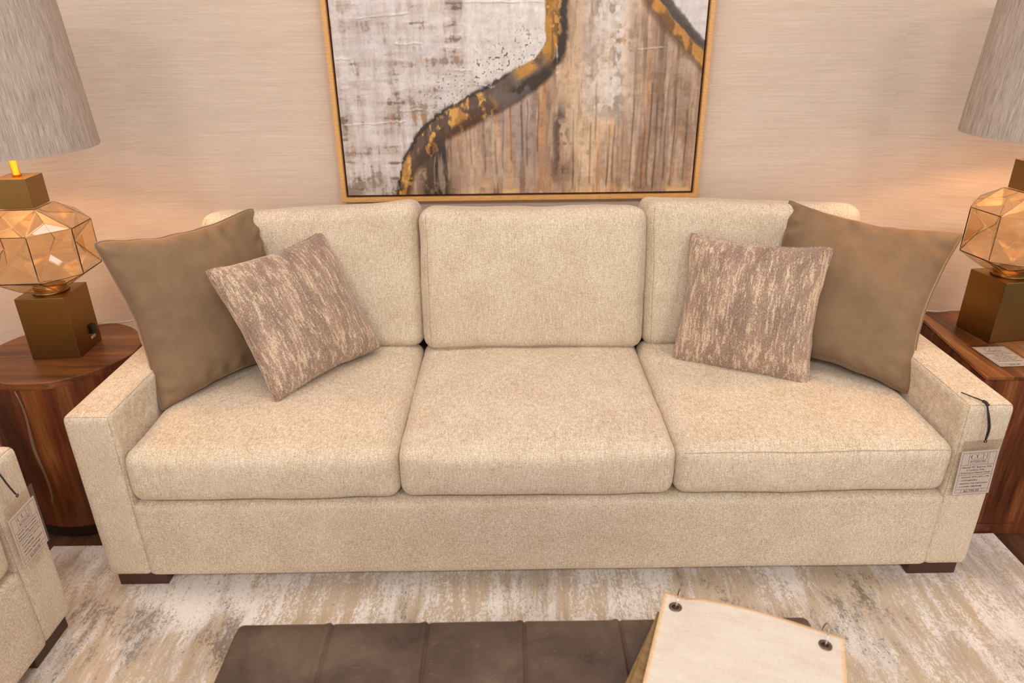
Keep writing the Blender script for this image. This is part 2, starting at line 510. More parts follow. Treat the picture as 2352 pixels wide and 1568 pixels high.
# ------------------------------------------------------------------ throw pillows
def make_pillow(name, s, T, k, mat, seed, wr, N=56, ears=0.0):
    h = s / 2
    def shape(u, v, side):
        x = h * u * (1 - k * (1 - v * v) * u * u)
        z = h * v * (1 - k * (1 - u * u) * v * v)
        cr = 1 - .035 * (abs(u * v)) ** 10
        x *= cr; z *= cr
        t = T * (max(0, (1 - u * u) * (1 - v * v))) ** .36
        if wr:
            d = 1 - max(abs(u), abs(v))
            a = v if abs(u) > abs(v) else u
            q = noise.noise(V((u * 2.1, v * 2.1, seed)))
            amp = wr * math.exp(-((d - .13) / .11) ** 2) * (.55 + .8 * noise.noise(V((u * 1.7 + 4, v * 1.7, seed + 2))))
            t += amp * math.sin(19 * a + 7 * q + seed) * (1 if t > 0 else 0)
        if wr:
            x += .003 * noise.noise(V((u * 4, v * 4, seed + 5)))
            z += .004 * noise.noise(V((u * 4, v * 4, seed + 9)))
        t += .008 * noise.noise(V((u * 2.3, v * 2.3, seed + side * 3))) * (1 - u ** 4) * (1 - v ** 4)
        edge = max(abs(u), abs(v)) > .9999
        y = 0 if edge else -side * max(t, .003)
        yoff = .012 * noise.noise(V((u * 1.6, v * 1.6, seed + 20)))
        return V((x, y + yoff, z))
    par = [math.sin(PI / 2 * (-1 + 2 * i / N)) * .7 + (-1 + 2 * i / N) * .3 for i in range(N + 1)]
    bm = bmesh.new()
    for side in (1, -1):
        g = [[bm.verts.new(shape(a, b, side)) for b in par] for a in par]
        for i in range(N):
            for j in range(N):
                bm.faces.new((g[i][j], g[i + 1][j], g[i + 1][j + 1], g[i][j + 1]))
    bmesh.ops.remove_doubles(bm, verts=bm.verts, dist=1e-5)
    o = from_bm(name, bm, mat)
    per = []
    M = 44
    for (a, b) in (((-1, -1), (1, -1)), ((1, -1), (1, 1)), ((1, 1), (-1, 1)), ((-1, 1), (-1, -1))):
        for i in range(M):
            t = i / M
            per.append(shape(a[0] + (b[0] - a[0]) * t, a[1] + (b[1] - a[1]) * t, 1))
    return o, per
def place(o, Rm, c):
    M = Matrix([list(r) for r in Rm]).to_4x4(); M.translation = V(c)
    o.matrix_world = M
def velvet(Rm, c, s, label, seed, T=.098):
    o, per = make_pillow('velvet_pillow', s, T, .14, VELVET, seed, .010)
    bm = bmesh.new(); tube(bm, per, .0042, 7, True)
    from_bm('piping', bm, PIPING, o)
    place(o, Rm, c); tag(o, label, 'pillow', 'velvet throw pillows')
def streaked(Rm, c, s, label, seed):
    o, per = make_pillow('streaked_pillow', s, .082, .10, STREAK, seed, .002)
    bm = bmesh.new(); tube(bm, per, .0035, 6, True)
    from_bm('edge_seam', bm, STREAK, o)
    place(o, Rm, c); tag(o, label, 'pillow', 'streaked throw pillows')
velvet([[.624, -.732, -.274], [.782, .581, .226], [-.006, -.356, .935]], (-1.026, .496, .712), .532,
       'large plain taupe velvet pillow against the sofa arm beside the round table', 1.3)
velvet([[.839, .408, .359], [-.538, .722, .436], [-.081, -.559, .825]], (1.007, .520, .713), .534,
       'large plain taupe velvet pillow against the sofa arm beside the square table', 4.1)
streaked([[.585, -.692, -.423], [.81, .519, .271], [.032, -.502, .864]], (-.741, .481, .682), .446,
       'small mauve-brown streaked pillow leaning steeply, its top corner pointing to the middle cushion', 2.2)
streaked([[.864, .488, .125], [-.503, .819, .275], [.031, -.3, .953]], (.688, .493, .671), .444,
       'small mauve-brown streaked pillow standing nearly upright on the cushion by the square table', 6.4)

# ------------------------------------------------------------------ end tables
TZ = .56
def drum_table():
    root = empty('end_table', (-1.53, .482, -.01))
    n = 64; r0 = .236
    rad = [r0 * (1 + .018 * math.cos(2 * t * 2 * PI / n + .6) + .012 * math.cos(5 * t * 2 * PI / n)) for t in range(n)]
    def prism(name, z0, z1, sc, mat, bev=0.0):
        bm = bmesh.new()
        lv = [(z0, sc), (z1 - bev, sc), (z1, sc - bev * 3)] if bev else [(z0, sc), (z1, sc)]
        rings = [[bm.verts.new((rad[k] * s * math.cos(2 * PI * k / n), rad[k] * s * math.sin(2 * PI * k / n), z)) for k in range(n)] for z, s in lv]
        for A, B in zip(rings[:-1], rings[1:]):
            for k in range(n): bm.faces.new((A[k], A[(k + 1) % n], B[(k + 1) % n], B[k]))
        bm.faces.new(rings[0][::-1]); bm.faces.new(rings[-1])
        o = from_bm(name, bm, mat, root, False)
        return o
    prism('table_top', TZ - .012, TZ + .01, 1.0, WOOD_TOP_X, .002)
    body = prism('body', .045, TZ - .012, .998, WOOD_SIDE)
    prism('plinth', 0.0, .045, .965, PLINTH)
    for a, w in ((-1.66, .006),):
        bm = bmesh.new(); pts = []
        for i in range(18):
            t = i / 17; z = .12 + t * (TZ - .135); aa = a + .05 * math.sin(t * 3) + .03 * math.sin(9 * t)
            kk = int((aa / (2 * PI) % 1) * n) % n
            rr = rad[kk] * .9985
            pts.append((rr * math.cos(aa), rr * math.sin(aa), z))
        tube(bm, pts, [.0015 + w * .6 * math.sin(PI * (.1 + .85 * i / 17)) for i in range(18)], 6)
        for v in bm.verts:
            l = math.hypot(v.co.x, v.co.y); kmax = .2385
            if l > kmax: v.co.x *= kmax / l; v.co.y *= kmax / l
        from_bm('filler_streak', bm, RESIN, root)
    return root
t1 = drum_table()
tag(t1, 'reddish-brown wooden drum table with a rounded top and dark plinth', 'end table', 'wooden end tables')
def square_table():
    root = empty('end_table', (1.30, .207, -.01))
    P = [(.006, 0), (.54, -.004), (.56, .53), (.064, .508)]
    def prism(name, z0, z1, sc, mat):
        bm = bmesh.new()
        cx = sum(p[0] for p in P) / 4; cy = sum(p[1] for p in P) / 4
        lo = [bm.verts.new((cx + (x - cx) * sc, cy + (y - cy) * sc, z0)) for x, y in P]
        hi = [bm.verts.new((cx + (x - cx) * sc, cy + (y - cy) * sc, z1)) for x, y in P]
        fs = [bm.faces.new(lo[::-1]), bm.faces.new(hi)]
        for k in range(4): fs.append(bm.faces.new((lo[k], lo[(k + 1) % 4], hi[(k + 1) % 4], hi[k])))
        bmesh.ops.bevel(bm, geom=list(bm.edges), offset=.003, segments=2, affect='EDGES')
        return from_bm(name, bm, mat, root, False)
    prism('table_top', TZ + .002, TZ + .01, 1.0, WOOD_TOP_Y)
    prism('body', .045, TZ + .002, .999, WOOD_SIDE)
    prism('plinth', 0.0, .045, 1.0, WOOD_SIDE)
    return root
t2 = square_table()
tag(t2, 'reddish-brown wooden square block table with a price card lying on it', 'end table', 'wooden end tables')

# ------------------------------------------------------------------ lamps
def make_lamp():
    root = empty('table_lamp')
    bm = bmesh.new(); box(bm, (-.0735, -.0735, 0), (.0735, .0735, .203), .0018); base = from_bm('base', bm, BRASS, root, False)
    bm = bmesh.new(); box(bm, (.0735, .020, .042), (.083, .043, .072), .002); sw = from_bm('switch', bm, BLACK, base, False)
    bm = bmesh.new(); box(bm, (.0735, .014, .026), (.0742, .041, .034)); st = from_bm('sticker', bm, WHITE, base, False)
    bm = bmesh.new(); box(bm, (.0742, .017, .0285), (.0744, .038, .0315)); from_bm('sticker', bm, GREYPRINT, base, False)
    bm = bmesh.new(); lathe(bm, [(.0, .203), (.052, .203), (.052, .208), (.046, .210), (.046, .222), (0.0, .222)], 40)
    from_bm('collar', bm, BRASS, root)
    # faceted glass body: square caps, two eight-sided rings, every square pressed in
    z = [.216, .274, .414, .472]
    a, b = .148, .061
    ring = [(b, -a), (a, -b), (a, b), (b, a), (-b, a), (-a, b), (-a, -b), (-b, -a)]
    sq = lambda h: [(h, -h), (h, h), (-h, h), (-h, -h)]
    bm = bmesh.new()
    vt = [bm.verts.new((x, y, z[3])) for x, y in sq(.054)]
    vb = [bm.verts.new((x, y, z[0])) for x, y in sq(.056)]
    ru = [bm.verts.new((x, y, z[2])) for x, y in ring]
    rl = [bm.verts.new((x, y, z[1])) for x, y in ring]
    def dimple(vs, depth):
        c = sum((v.co for v in vs), V()) / len(vs)
        nrm = (vs[1].co - vs[0].co).cross(vs[2].co - vs[0].co).normalized()
        if nrm.dot(c - V((0, 0, .344))) < 0: nrm = -nrm
        cv = bm.verts.new(c - nrm * depth)
        for i in range(len(vs)): bm.faces.new((vs[i], vs[(i + 1) % len(vs)], cv))
    for i in range(8): dimple([rl[i], rl[(i + 1) % 8], ru[(i + 1) % 8], ru[i]], .046)
    for k in range(4):
        i, j = 2 * k, 2 * k + 1
        dimple([ru[i], ru[j], vt[k]], -.010); dimple([rl[i], rl[j], vb[k]], -.006)
        dimple([ru[j], ru[(j + 1) % 8], vt[(k + 1) % 4], vt[k]], .014); dimple([rl[j], rl[(j + 1) % 8], vb[(k + 1) % 4], vb[k]], .008)
    bm.faces.new(vt); bm.faces.new(vb[::-1])
    bmesh.ops.recalc_face_normals(bm, faces=bm.faces)
    g = from_bm('glass_body', bm, GLASS, root, False)
    md = g.modifiers.new('bevel', 'BEVEL'); md.width = .0022; md.segments = 2; md.limit_method = 'ANGLE'; md.angle_limit = R(8)
    md = g.modifiers.new('shell', 'SOLIDIFY'); md.thickness = .0028; md.offset = -1
    bm = bmesh.new(); box(bm, (-.047, -.047, .474), (.047, .047, .560), .0015); from_bm('block', bm, BRASS, root, False)
    bm = bmesh.new(); lathe(bm, [(.0, .560), (.0125, .560), (.0125, .566), (.0105, .567), (.0105, .74), (0, .74)], 32); from_bm('neck', bm, BRASS_N, root)
    bm = bmesh.new(); lathe(bm, [(0, .74), (.017, .74), (.017, .79), (0, .79)], 24); from_bm('socket', bm, BLACK, root)
    # shade
    zb, zt, rb, rt = .638, 1.09, .235, .208
    bm = bmesh.new(); uvl = bm.loops.layers.uv.new('UVMap'); n = 96
    rings = [[bm.verts.new((r * math.cos(2 * PI * k / n), r * math.sin(2 * PI * k / n), zz)) for k in range(n)] for r, zz in ((rb, zb), (rt, zt))]
    for k in range(n):
        f = bm.faces.new((rings[0][k], rings[0][(k + 1) % n], rings[1][(k + 1) % n], rings[1][k]))
        for l, uv in zip(f.loops, ((k * .0154, 0), ((k + 1) * .0154, 0), ((k + 1) * .0154, .45), (k * .0154, .45))): l[uvl].uv = uv
    sh = from_bm('lamp_shade', bm, SHADE, root)
    bm = bmesh.new()
    lathe(bm, [(rb, zb), (rb - .003, zb), (rt - .003, zt), (rt, zt)], 96)
    from_bm('lining', bm, LINING, sh)
    bm = bmesh.new()
    for k in range(3):
        aa = k * 2 * PI / 3
        tube(bm, [(.017 * math.cos(aa), .017 * math.sin(aa), .785), ((rb - .012) * math.cos(aa), (rb - .012) * math.sin(aa), .80)], .0016, 6)
    from_bm('shade_spider', bm, BRASS_N, sh)
    ld = bpy.data.lights.new('bulb', 'POINT'); ld.energy = LAMP_W; ld.color = (1.0, .56, .24); ld.shadow_soft_size = .03
    lo = bpy.data.objects.new('bulb', ld); C.objects.link(lo); lo.parent = root; lo.location = (0, 0, .76 + .06)
    return root
LAMP_W = 12.5
lamp = make_lamp()
lamp2 = copy_tree(lamp)
lamp.location = (-1.5155, .4945, TZ + .0008); lamp.rotation_euler = (0, 0, R(3.5))
lamp2.location = (1.521, .525, TZ + .0008); lamp2.rotation_euler = (0, 0, R(9))
tag(lamp, 'brass and faceted amber glass table lamp on the round drum table', 'lamp', 'faceted glass table lamps')
tag(lamp2, 'brass and faceted amber glass table lamp on the square table', 'lamp', 'faceted glass table lamps')
def cord_obj(root, pts):
    mw = (Matrix.Translation(root.location) @ Matrix.Rotation(root.rotation_euler[2], 4, 'Z')).inverted()
    bm = bmesh.new(); tube(bm, [mw @ V(p) for p in pts], .0028, 6)
    from_bm('power_cord', bm, CABLE, root)
def smooth_path(P, n=10):
    P = [V(p) for p in P]; out = []
    for i in range(len(P) - 1):
        a, b, c, d = P[max(i - 1, 0)], P[i], P[i + 1], P[min(i + 2, len(P) - 1)]
        for k in range(n):
            t = k / n
            out.append(.5 * ((2 * b) + (c - a) * t + (2 * a - 5 * b + 4 * c - d) * t * t + (3 * b - a - 3 * c + d) * t ** 3))
    out.append(P[-1]); return out
cord_obj(lamp, smooth_path([(-1.535, .567, .566), (-1.54, .665, .565), (-1.50, .694, .565), (-1.44, .702, .566), (-1.38, .725, .567), (-1.32, .77, .54), (-1.30, .80, .3)]))
cord_obj(lamp2, smooth_path([(1.535, .606, .566), (1.545, .69, .565), (1.50, .707, .566), (1.44, .702, .565), (1.38, .716, .567), (1.34, .77, .55), (1.33, .80, .3)]))

# ------------------------------------------------------------------ price tags
def text_into(bm, s, size, x, y, align='CENTER', w=.0006, shear=0, off=0.0, maxw=None):
    cu = bpy.data.curves.new('t', 'FONT'); cu.body = s; cu.size = size; cu.align_x = align; cu.shear = shear; cu.offset = off
    cu.resolution_u = 2
    ob = bpy.data.objects.new('t', cu); C.objects.link(ob)
    dg = bpy.context.evaluated_depsgraph_get(); dg.update()
    me = bpy.data.meshes.new_from_object(ob.evaluated_get(dg))
    k = 1.0
    if maxw and len(me.vertices):
        xs = [v.co.x for v in me.vertices]; wd = max(xs) - min(xs)
        if wd > maxw: k = maxw / wd
    vs = [bm.verts.new((x + v.co.x * k, y + v.co.y, w)) for v in me.vertices]
    for p in me.polygons:
        try: bm.faces.new([vs[i] for i in p.vertices])
        except ValueError: pass
    bpy.data.objects.remove(ob); bpy.data.curves.remove(cu); bpy.data.meshes.remove(me)
def quad(bm, x0, y0, x1, y1, w=.0006):
    bm.faces.new([bm.verts.new(p) for p in ((x0, y0, w), (x1, y0, w), (x1, y1, w), (x0, y1, w))])
def serif_C(bm, cx, cy, rx, ry, w=.0006):
    n = 30; a0, a1 = R(38), R(322); o = []; i_ = []
    for k in range(n + 1):
        a = a0 + (a1 - a0) * k / n
        th = .05 + .26 * max(0, -math.cos(a)) ** 1.5
        o.append(bm.verts.new((cx + rx * math.cos(a), cy + ry * math.sin(a), w)))
        i_.append(bm.verts.new((cx + rx * (1 - th) * math.cos(a), cy + ry * (1 - .06) * math.sin(a), w)))
    for k in range(n): bm.faces.new((o[k], o[k + 1], i_[k + 1], i_[k]))
    for s in (1, -1):
        x = cx + rx * math.cos(a0); y = cy + s * ry * math.sin(a0)
        quad(bm, x - .0003, min(y - s * ry * .18, y + s * ry * .3), x + .0002, max(y - s * ry * .18, y + s * ry * .3), w)
def serif_H(bm, cx, cy, rx, ry, w=.0006):
    for s in (-1, 1):
        quad(bm, cx + s * rx - .00055, cy - ry, cx + s * rx + .00055, cy + ry, w)
        for t in (-1, 1): quad(bm, cx + s * rx - .0017, cy + t * ry - .00025, cx + s * rx + .0017, cy + t * ry + .00025, w)
    quad(bm, cx - rx, cy - .0003, cx + rx, cy + .0003, w)
def make_tag(label, mw, name_lines, bullets, price, cw=.099, ch=.145, sleeve=(.0, .0105, .034), bend=0.0):
    """local frame: origin at the paper's lower left corner, x right, y up, z towards the reader"""
    root = empty('price_tag', mw=mw)
    bm = bmesh.new(); box(bm, (0, 0, 0), (cw, ch, .0004)); from_bm('card', bm, PAPER, root, False)
    bm = bmesh.new()
    X = lambda f: f * cw
    Y = lambda f: (1 - f) * ch
    t = .00045
    def hl(y, x0, x1): quad(bm, X(x0) - t, Y(y) - t, X(x1) + t, Y(y) + t)
    def vl(x, y0, y1): quad(bm, X(x) - t * .8, Y(y1), X(x) + t * .8, Y(y0))
    for y in (.045, .32, .545, .88, .955): hl(y, .055, .945)
    for x in (.055, .945): vl(x, .045, .955)
    for x in (.235, .765): vl(x, .045, .32)
    for x in (.22, .78): vl(x, .88, .955)
    cy = Y(.125); ry = .0085
    serif_C(bm, X(.35), cy, .0072, ry); serif_C(bm, X(.505), cy, .0072, ry); serif_H(bm, X(.66), cy, .0050, ry)
    quad(bm, X(.28), Y(.202) - .0003, X(.72), Y(.202) + .0003); quad(bm, X(.28), Y(.287) - .0003, X(.72), Y(.287) + .0003)
    text_into(bm, 'INTERIORS', .0105, X(.5), Y(.268), maxw=X(.42))
    for i, s in enumerate(name_lines): text_into(bm, s, .0080, X(.5), Y(.388 + i * .063), maxw=X(.80), off=.00008)
    for i, s in enumerate(bullets): text_into(bm, '\u2022  ' + s, .0062, X(.09), Y(.612 + i * .073), 'LEFT', maxw=X(.80), off=.00012, shear=.15)
    text_into(bm, price, .0105, X(.5), Y(.944), off=.0001)
    from_bm('printed_text', bm, INK, root, False)
    l, r, top = sleeve
    bm = bmesh.new(); box(bm, (-l - .002, -.002, .0009), (cw + r, ch + top, .0013), 0)
    from_bm('sleeve', bm, SLEEVE, root, False)
    return root
def hang(root, pts_list, ring_c, ring_n, rr=.0035):
    inv = root.matrix_world.inverted()
    bm = bmesh.new()
    for pts, r in pts_list:
        tube(bm, [inv @ V(p) for p in smooth_path(pts, 8)], r, 7)
    from_bm('cord', bm, CORD, root)
    c = inv @ V(ring_c); bm = bmesh.new()
    tube(bm, [(c.x + rr * math.cos(t * PI / 8), c.y + rr * math.sin(t * PI / 8), c.z + .002) for t in range(16)], .0013, 6, True)
    from_bm('eyelet', bm, CORD, root)
def frame(o, x, y):
    x = V(x).normalized(); y = V(y); y = (y - x * y.dot(x)).normalized(); z = x.cross(y)
    M = Matrix((x, y, z)).transposed().to_4x4(); M.translation = V(o)
    return M
bl = V((1.142, -.014, .313))
tg = make_tag('a', frame(bl, V((.098, .0, .007)), V((-.006, -.004, .145))),
              ['Hannah 99" Express Ship', '3 Cushion Sofa -', 'Performance Natural Cream'],
              ['Dimensions: 99"W x 40"D x 37"H', 'CUSTOMIZABLE', 'MADE IN THE CAROLINAS', '2-4 WEEK TIMEFRAME'], '$2,799.99')
tag(tg, 'white printed price tag hanging on the long sofa arm beside the square table', 'price tag', 'hanging price tags')
bpy.context.view_layer.update()
hang(tg, [([(1.184, -.018, .495), (1.181, -.020, .53), (1.176, -.012, .565), (1.172, -.004, .592)], .0021),
          ([(1.186, -.018, .495), (1.184, -.022, .53), (1.179, -.016, .56), (1.173, -.003, .591)], .0016),
          ([(1.174, -.006, .590), (1.171, .002, .596), (1.168, .010, .5965)], .0044),
          ([(1.170, .006, .596), (1.158, .030, .5955), (1.140, .060, .5955)], .0016),
          ([(1.170, .004, .597), (1.160, .024, .597), (1.149, .040, .596)], .0014)], (1.185, -.0165, .490), None)
bpy.context.view_layer.update()
bl = V((-1.272, -.252, .312))
tl = make_tag('b', frame(bl, V((.0, .101, .003)), V((.006, -.004, .146))),
              ['Hannah 70" 2 Cushion', 'Express Ship Loveseat -', 'Performance Natural Cream'],
              ['Dimensions: 70"W x 40"D x 37"H', 'CUSTOMIZABLE', 'MADE IN THE CAROLINAS', '2-4 WEEK TIMEFRAME'], '$2,299.99', sleeve=(0, .006, .034))
tag(tl, 'white printed price tag hanging on the loveseat arm in front of the drum table', 'price tag', 'hanging price tags')
bpy.context.view_layer.update()
hang(tl, [([(-1.270, -.202, .497), (-1.272, -.212, .53), (-1.279, -.216, .565), (-1.288, -.219, .588), (-1.296, -.217, .5962)], .0021),
          ([(-1.295, -.219, .5965), (-1.299, -.193, .5965), (-1.302, -.168, .5965)], .0017)], (-1.270, -.201, .492), None)
tt = make_tag('c', frame((1.392, .276, TZ + .0012), (.999, .03, 0), (-.03, 1, 0)),
              ['Waterfall Plank 20" Square', 'Side Table -', 'Natural - Grey'],
              ['Dimensions: 20"W x 20"D x 22"H', 'SOLID ACACIA WOOD', 'HANDMADE IN INDONESIA'], '$599.99', cw=.104, ch=.137, sleeve=(.010, .010, .016))
tag(tt, 'white printed price card in clear sleeve lying flat on the square table', 'price card')

# ------------------------------------------------------------------ ottoman
def make_ottoman():
    x0, x1, y0, y1, z0, z1 = -.618, .509, -1.22, -.566, .07, .45
    root = empty('ottoman', ((x0 + x1) / 2, (y0 + y1) / 2, 0))
    hx, hy = (x1 - x0) / 2, (y1 - y0) / 2
    f0 = soft((0, 0, (z0 + z1) / 2), (hx, hy, (z1 - z0) / 2), .016, {}, .0008, 31)
    seams = [-hx + (2 * hx) * k / 6 for k in range(1, 6)]
    def f(u, v, w):
        p = f0(u, v, w)
        d = 0
        for s in seams:
            q = p.x - s
            d += .0035 * math.exp(-((q + .006) / .006) ** 2) - .0045 * math.exp(-((q - .002) / .0022) ** 2)
        nz = max(0, w) ** 8 if abs(w) >= abs(v) else 0
        if abs(w) > .999: p.z += d
        elif abs(v) > .999: p.y += d * (1 if v > 0 else -1)
        return p
    us = sorted({round(x, 5) for x in [(-1 + 2 * i / 60) for i in range(61)] + [-.998, -.99, -.98, -.97, .97, .98, .99, .998] + [(s + o) / hx for s in seams for o in (-.014, -.010, -.006, -.003, 0, .002, .004, .007)]})
    vs = sorted({round(x, 5) for x in [(-1 + 2 * i / 20) for i in range(21)] + [-.998, -.99, -.97, .97, .99, .998]})
    bm = bmesh.new()
    def grid(A, B, fn):
        g = [[bm.verts.new(fn(a, b)) for b in B] for a in A]
        for i in range(len(A) - 1):
            for j in range(len(B) - 1): bm.faces.new((g[i][j], g[i + 1][j], g[i + 1][j + 1], g[i][j + 1]))
    for s in (-1, 1):
        grid(us, vs, lambda a, b: f(a, b, s)); grid(us, vs, lambda a, b: f(a, s, b)); grid(vs, vs, lambda a, b: f(s, a, b))
    bmesh.ops.remove_doubles(bm, verts=bm.verts, dist=2e-4)
    from_bm('leather_cover', bm, LEATHER, root)
    for sx in (-1, 1):
        for sy in (-1, 1):
            bm = bmesh.new(); box(bm, (sx * (hx - .06) - .03, sy * (hy - .06) - .03, 0), (sx * (hx - .06) + .03, sy * (hy - .06) + .03, .073), .003)
            from_bm('leg', bm, LEG, root, False)
    return root
ot = make_ottoman()
tag(ot, 'low brown leather ottoman with stitched panels on the rug', 'ottoman')

# ------------------------------------------------------------------ fabric sample book
def page_mesh(w, l, th, zf, border, mats, n=36):
    """sheet in (a right, b towards the camera) with thickness; returns bm"""
    bm = bmesh.new(); uvl = bm.loops.layers.uv.new('UVMap')
    A = [0, border] + [border + (w - 2 * border) * i / n for i in range(1, n)] + [w - border, w]
    B = [0, border] + [border + (l - 2 * border) * i / n for i in range(1, n)] + [l - border, l]
    top = [[bm.verts.new((a, -b, zf(a, b))) for b in B] for a in A]
    bot = [[bm.verts.new((a, -b, zf(a, b) - th)) for b in B] for a in A]
    def add(q, uvs, mi):
        f = bm.faces.new(q); f.material_index = mi; f.smooth = True
        for lp, uv in zip(f.loops, uvs): lp[uvl].uv = uv
    na, nb = len(A) - 1, len(B) - 1
    for i in range(na):
        for j in range(nb):
            uvs = [(A[i], B[j]), (A[i + 1], B[j]), (A[i + 1], B[j + 1]), (A[i], B[j + 1])]
            e = 1 if (i in (0, na - 1) or j in (0, nb - 1)) else 0
            add((top[i][j], top[i][j + 1], top[i + 1][j + 1], top[i + 1][j]), [uvs[0], uvs[3], uvs[2], uvs[1]], e)
            add((bot[i][j], bot[i + 1][j], bot[i + 1][j + 1], bot[i][j + 1]), uvs, e)
    for i in range(na):
        for j in (0, nb): add((top[i][j], top[i + 1][j], bot[i + 1][j], bot[i][j]), [(A[i], 0)] * 4, 1)
    for j in range(nb):
        for i in (0, na): add((top[i][j], top[i][j + 1], bot[i][j + 1], bot[i][j]), [(0, B[j])] * 4, 1)
    return bm
def sample_book():
    ax = V((.934, -.356, 0)).normalized()
    M = frame((.224, -.552, .452), ax, V((.356, .934, 0)))
    root = empty('fabric_sample_book', mw=M)
    W_, L_ = .325, .50
    def zt(a, b):
        s = a / W_
        z = .044 + .012 * math.sin(PI * min(1, max(0, s * 1.05 - .02))) - .006 * math.exp(-((s - .13) / .05) ** 2) * math.exp(-b / .04)
        z += .003 * math.exp(-(s / .04) ** 2) - .010 * max(0, (b - .25) / .25)
        z += .0015 * math.sin(9 * b + 6 * s)
        return z
    bm = page_mesh(W_, L_, .0016, zt, .007, None)
    o = from_bm('top_page', bm, LINEN, root); o.data.materials.append(HEM)
    o['label'] = 'cream linen page with tan overlocked edge'
    for k, (off, z0, rot, mt) in enumerate((((-.006, -.040), .031, 5, OLIVE), ((-.008, -.052), .0215, 8, OLIVE), ((.002, -.05), .0125, 3, LINEN))):
        bm = page_mesh(W_ - .03, L_ - .05, .0085, lambda a, b, z0=z0: z0 + .001 * math.sin(8 * a + 5 * b) - .004 * math.sin(PI * min(1, a / (W_ - .03))) * 0, .004, None, 16)
        Rm = Matrix.Rotation(R(rot), 4, 'Z'); Rm = Matrix.Translation((off[0], off[1], 0)) @ Matrix.Rotation(R(-rot), 4, 'Z')
        bmesh.ops.transform(bm, matrix=Rm, verts=bm.verts)
        p = from_bm('under_page', bm, mt, root); p.data.materials.append(mt)
    for a in (.026, .291):
        b = .034; z = zt(a, b)
        bm = bmesh.new()
        lathe(bm, [(.0058, .0003), (.0062, .0016), (.009, .0020), (.0125, .0006), (.0125, -.001), (.0058, -.001)], 32, True)
        bmesh.ops.translate(bm, verts=bm.verts, vec=(a, -b, z)); from_bm('grommet', bm, GROMMET, root)
        bm = bmesh.new(); lathe(bm, [(0, .0001), (.006, .0001), (.006, .0006), (0, .0006)], 20)
        bmesh.ops.translate(bm, verts=bm.verts, vec=(a, -b, z)); from_bm('grommet_hole', bm, BLACK, root)
        rr = .025; cb = b - rr + .001
        bm = bmesh.new()
        pts = [(a + .004 * math.sin(t), -(cb + rr * math.cos(t)), z - .004 + rr * math.sin(t)) for t in [2 * PI * i / 40 for i in range(40)]]
        tube(bm, pts, .0013, 8, True); from_bm('binder_ring', bm, STEEL, root)
    return root
sb = sample_book()
tag(sb, 'ring-bound fabric sample book with cream linen top page lying on the ottoman', 'fabric samples')

# ------------------------------------------------------------------ painting
def vnoise(x, y, seed):
    rng = np.random.RandomState(seed)
    T = rng.rand(256, 256)
    xi = np.floor(x).astype(int); yi = np.floor(y).astype(int)
    fx = x - xi; fy = y - yi
    fx = fx * fx * (3 - 2 * fx); fy = fy * fy * (3 - 2 * fy)
    g = lambda i, j: T[(xi + i) % 256, (yi + j) % 256]
    return (g(0, 0) * (1 - fx) + g(1, 0) * fx) * (1 - fy) + (g(0, 1) * (1 - fx) + g(1, 1) * fx) * fy
def fbm(x, y, seed, o=4, r=.5):
    s = 0; a = 1; t = 0
    for k in range(o):
        s = s + a * vnoise(x * 2 ** k + 17 * k, y * 2 ** k + 31 * k, seed + k); t += a; a *= r
    return s / t
def sst(a, b, x):
    t = np.clip((x - a) / (b - a), 0, 1); return t * t * (3 - 2 * t)
def polyd(x, z, P):
    """signed distance to polyline (positive on its right-hand/lower side) and arc parameter"""
    best = np.full(x.shape, 9.0); sg = np.zeros(x.shape); par = np.zeros(x.shape); acc = 0
    tot = sum(math.dist(a, b) for a, b in zip(P[:-1], P[1:]))
    for (ax, az), (bx, bz) in zip(P[:-1], P[1:]):
        dx, dz = bx - ax, bz - az; L = math.hypot(dx, dz)
        t = np.clip(((x - ax) * dx + (z - az) * dz) / L ** 2, 0, 1)
        d = np.hypot(x - ax - t * dx, z - az - t * dz)
        cr = dx * (z - az) - dz * (x - ax)
        k = d < best
        best = np.where(k, d, best); sg = np.where(k, np.sign(cr), sg); par = np.where(k, (acc + t * L) / tot, par)
        acc += L
    return best * sg, par
def spline(P, n=6): return [tuple(p[:2]) for p in smooth_path([(a, b, 0) for a, b in P], n)]
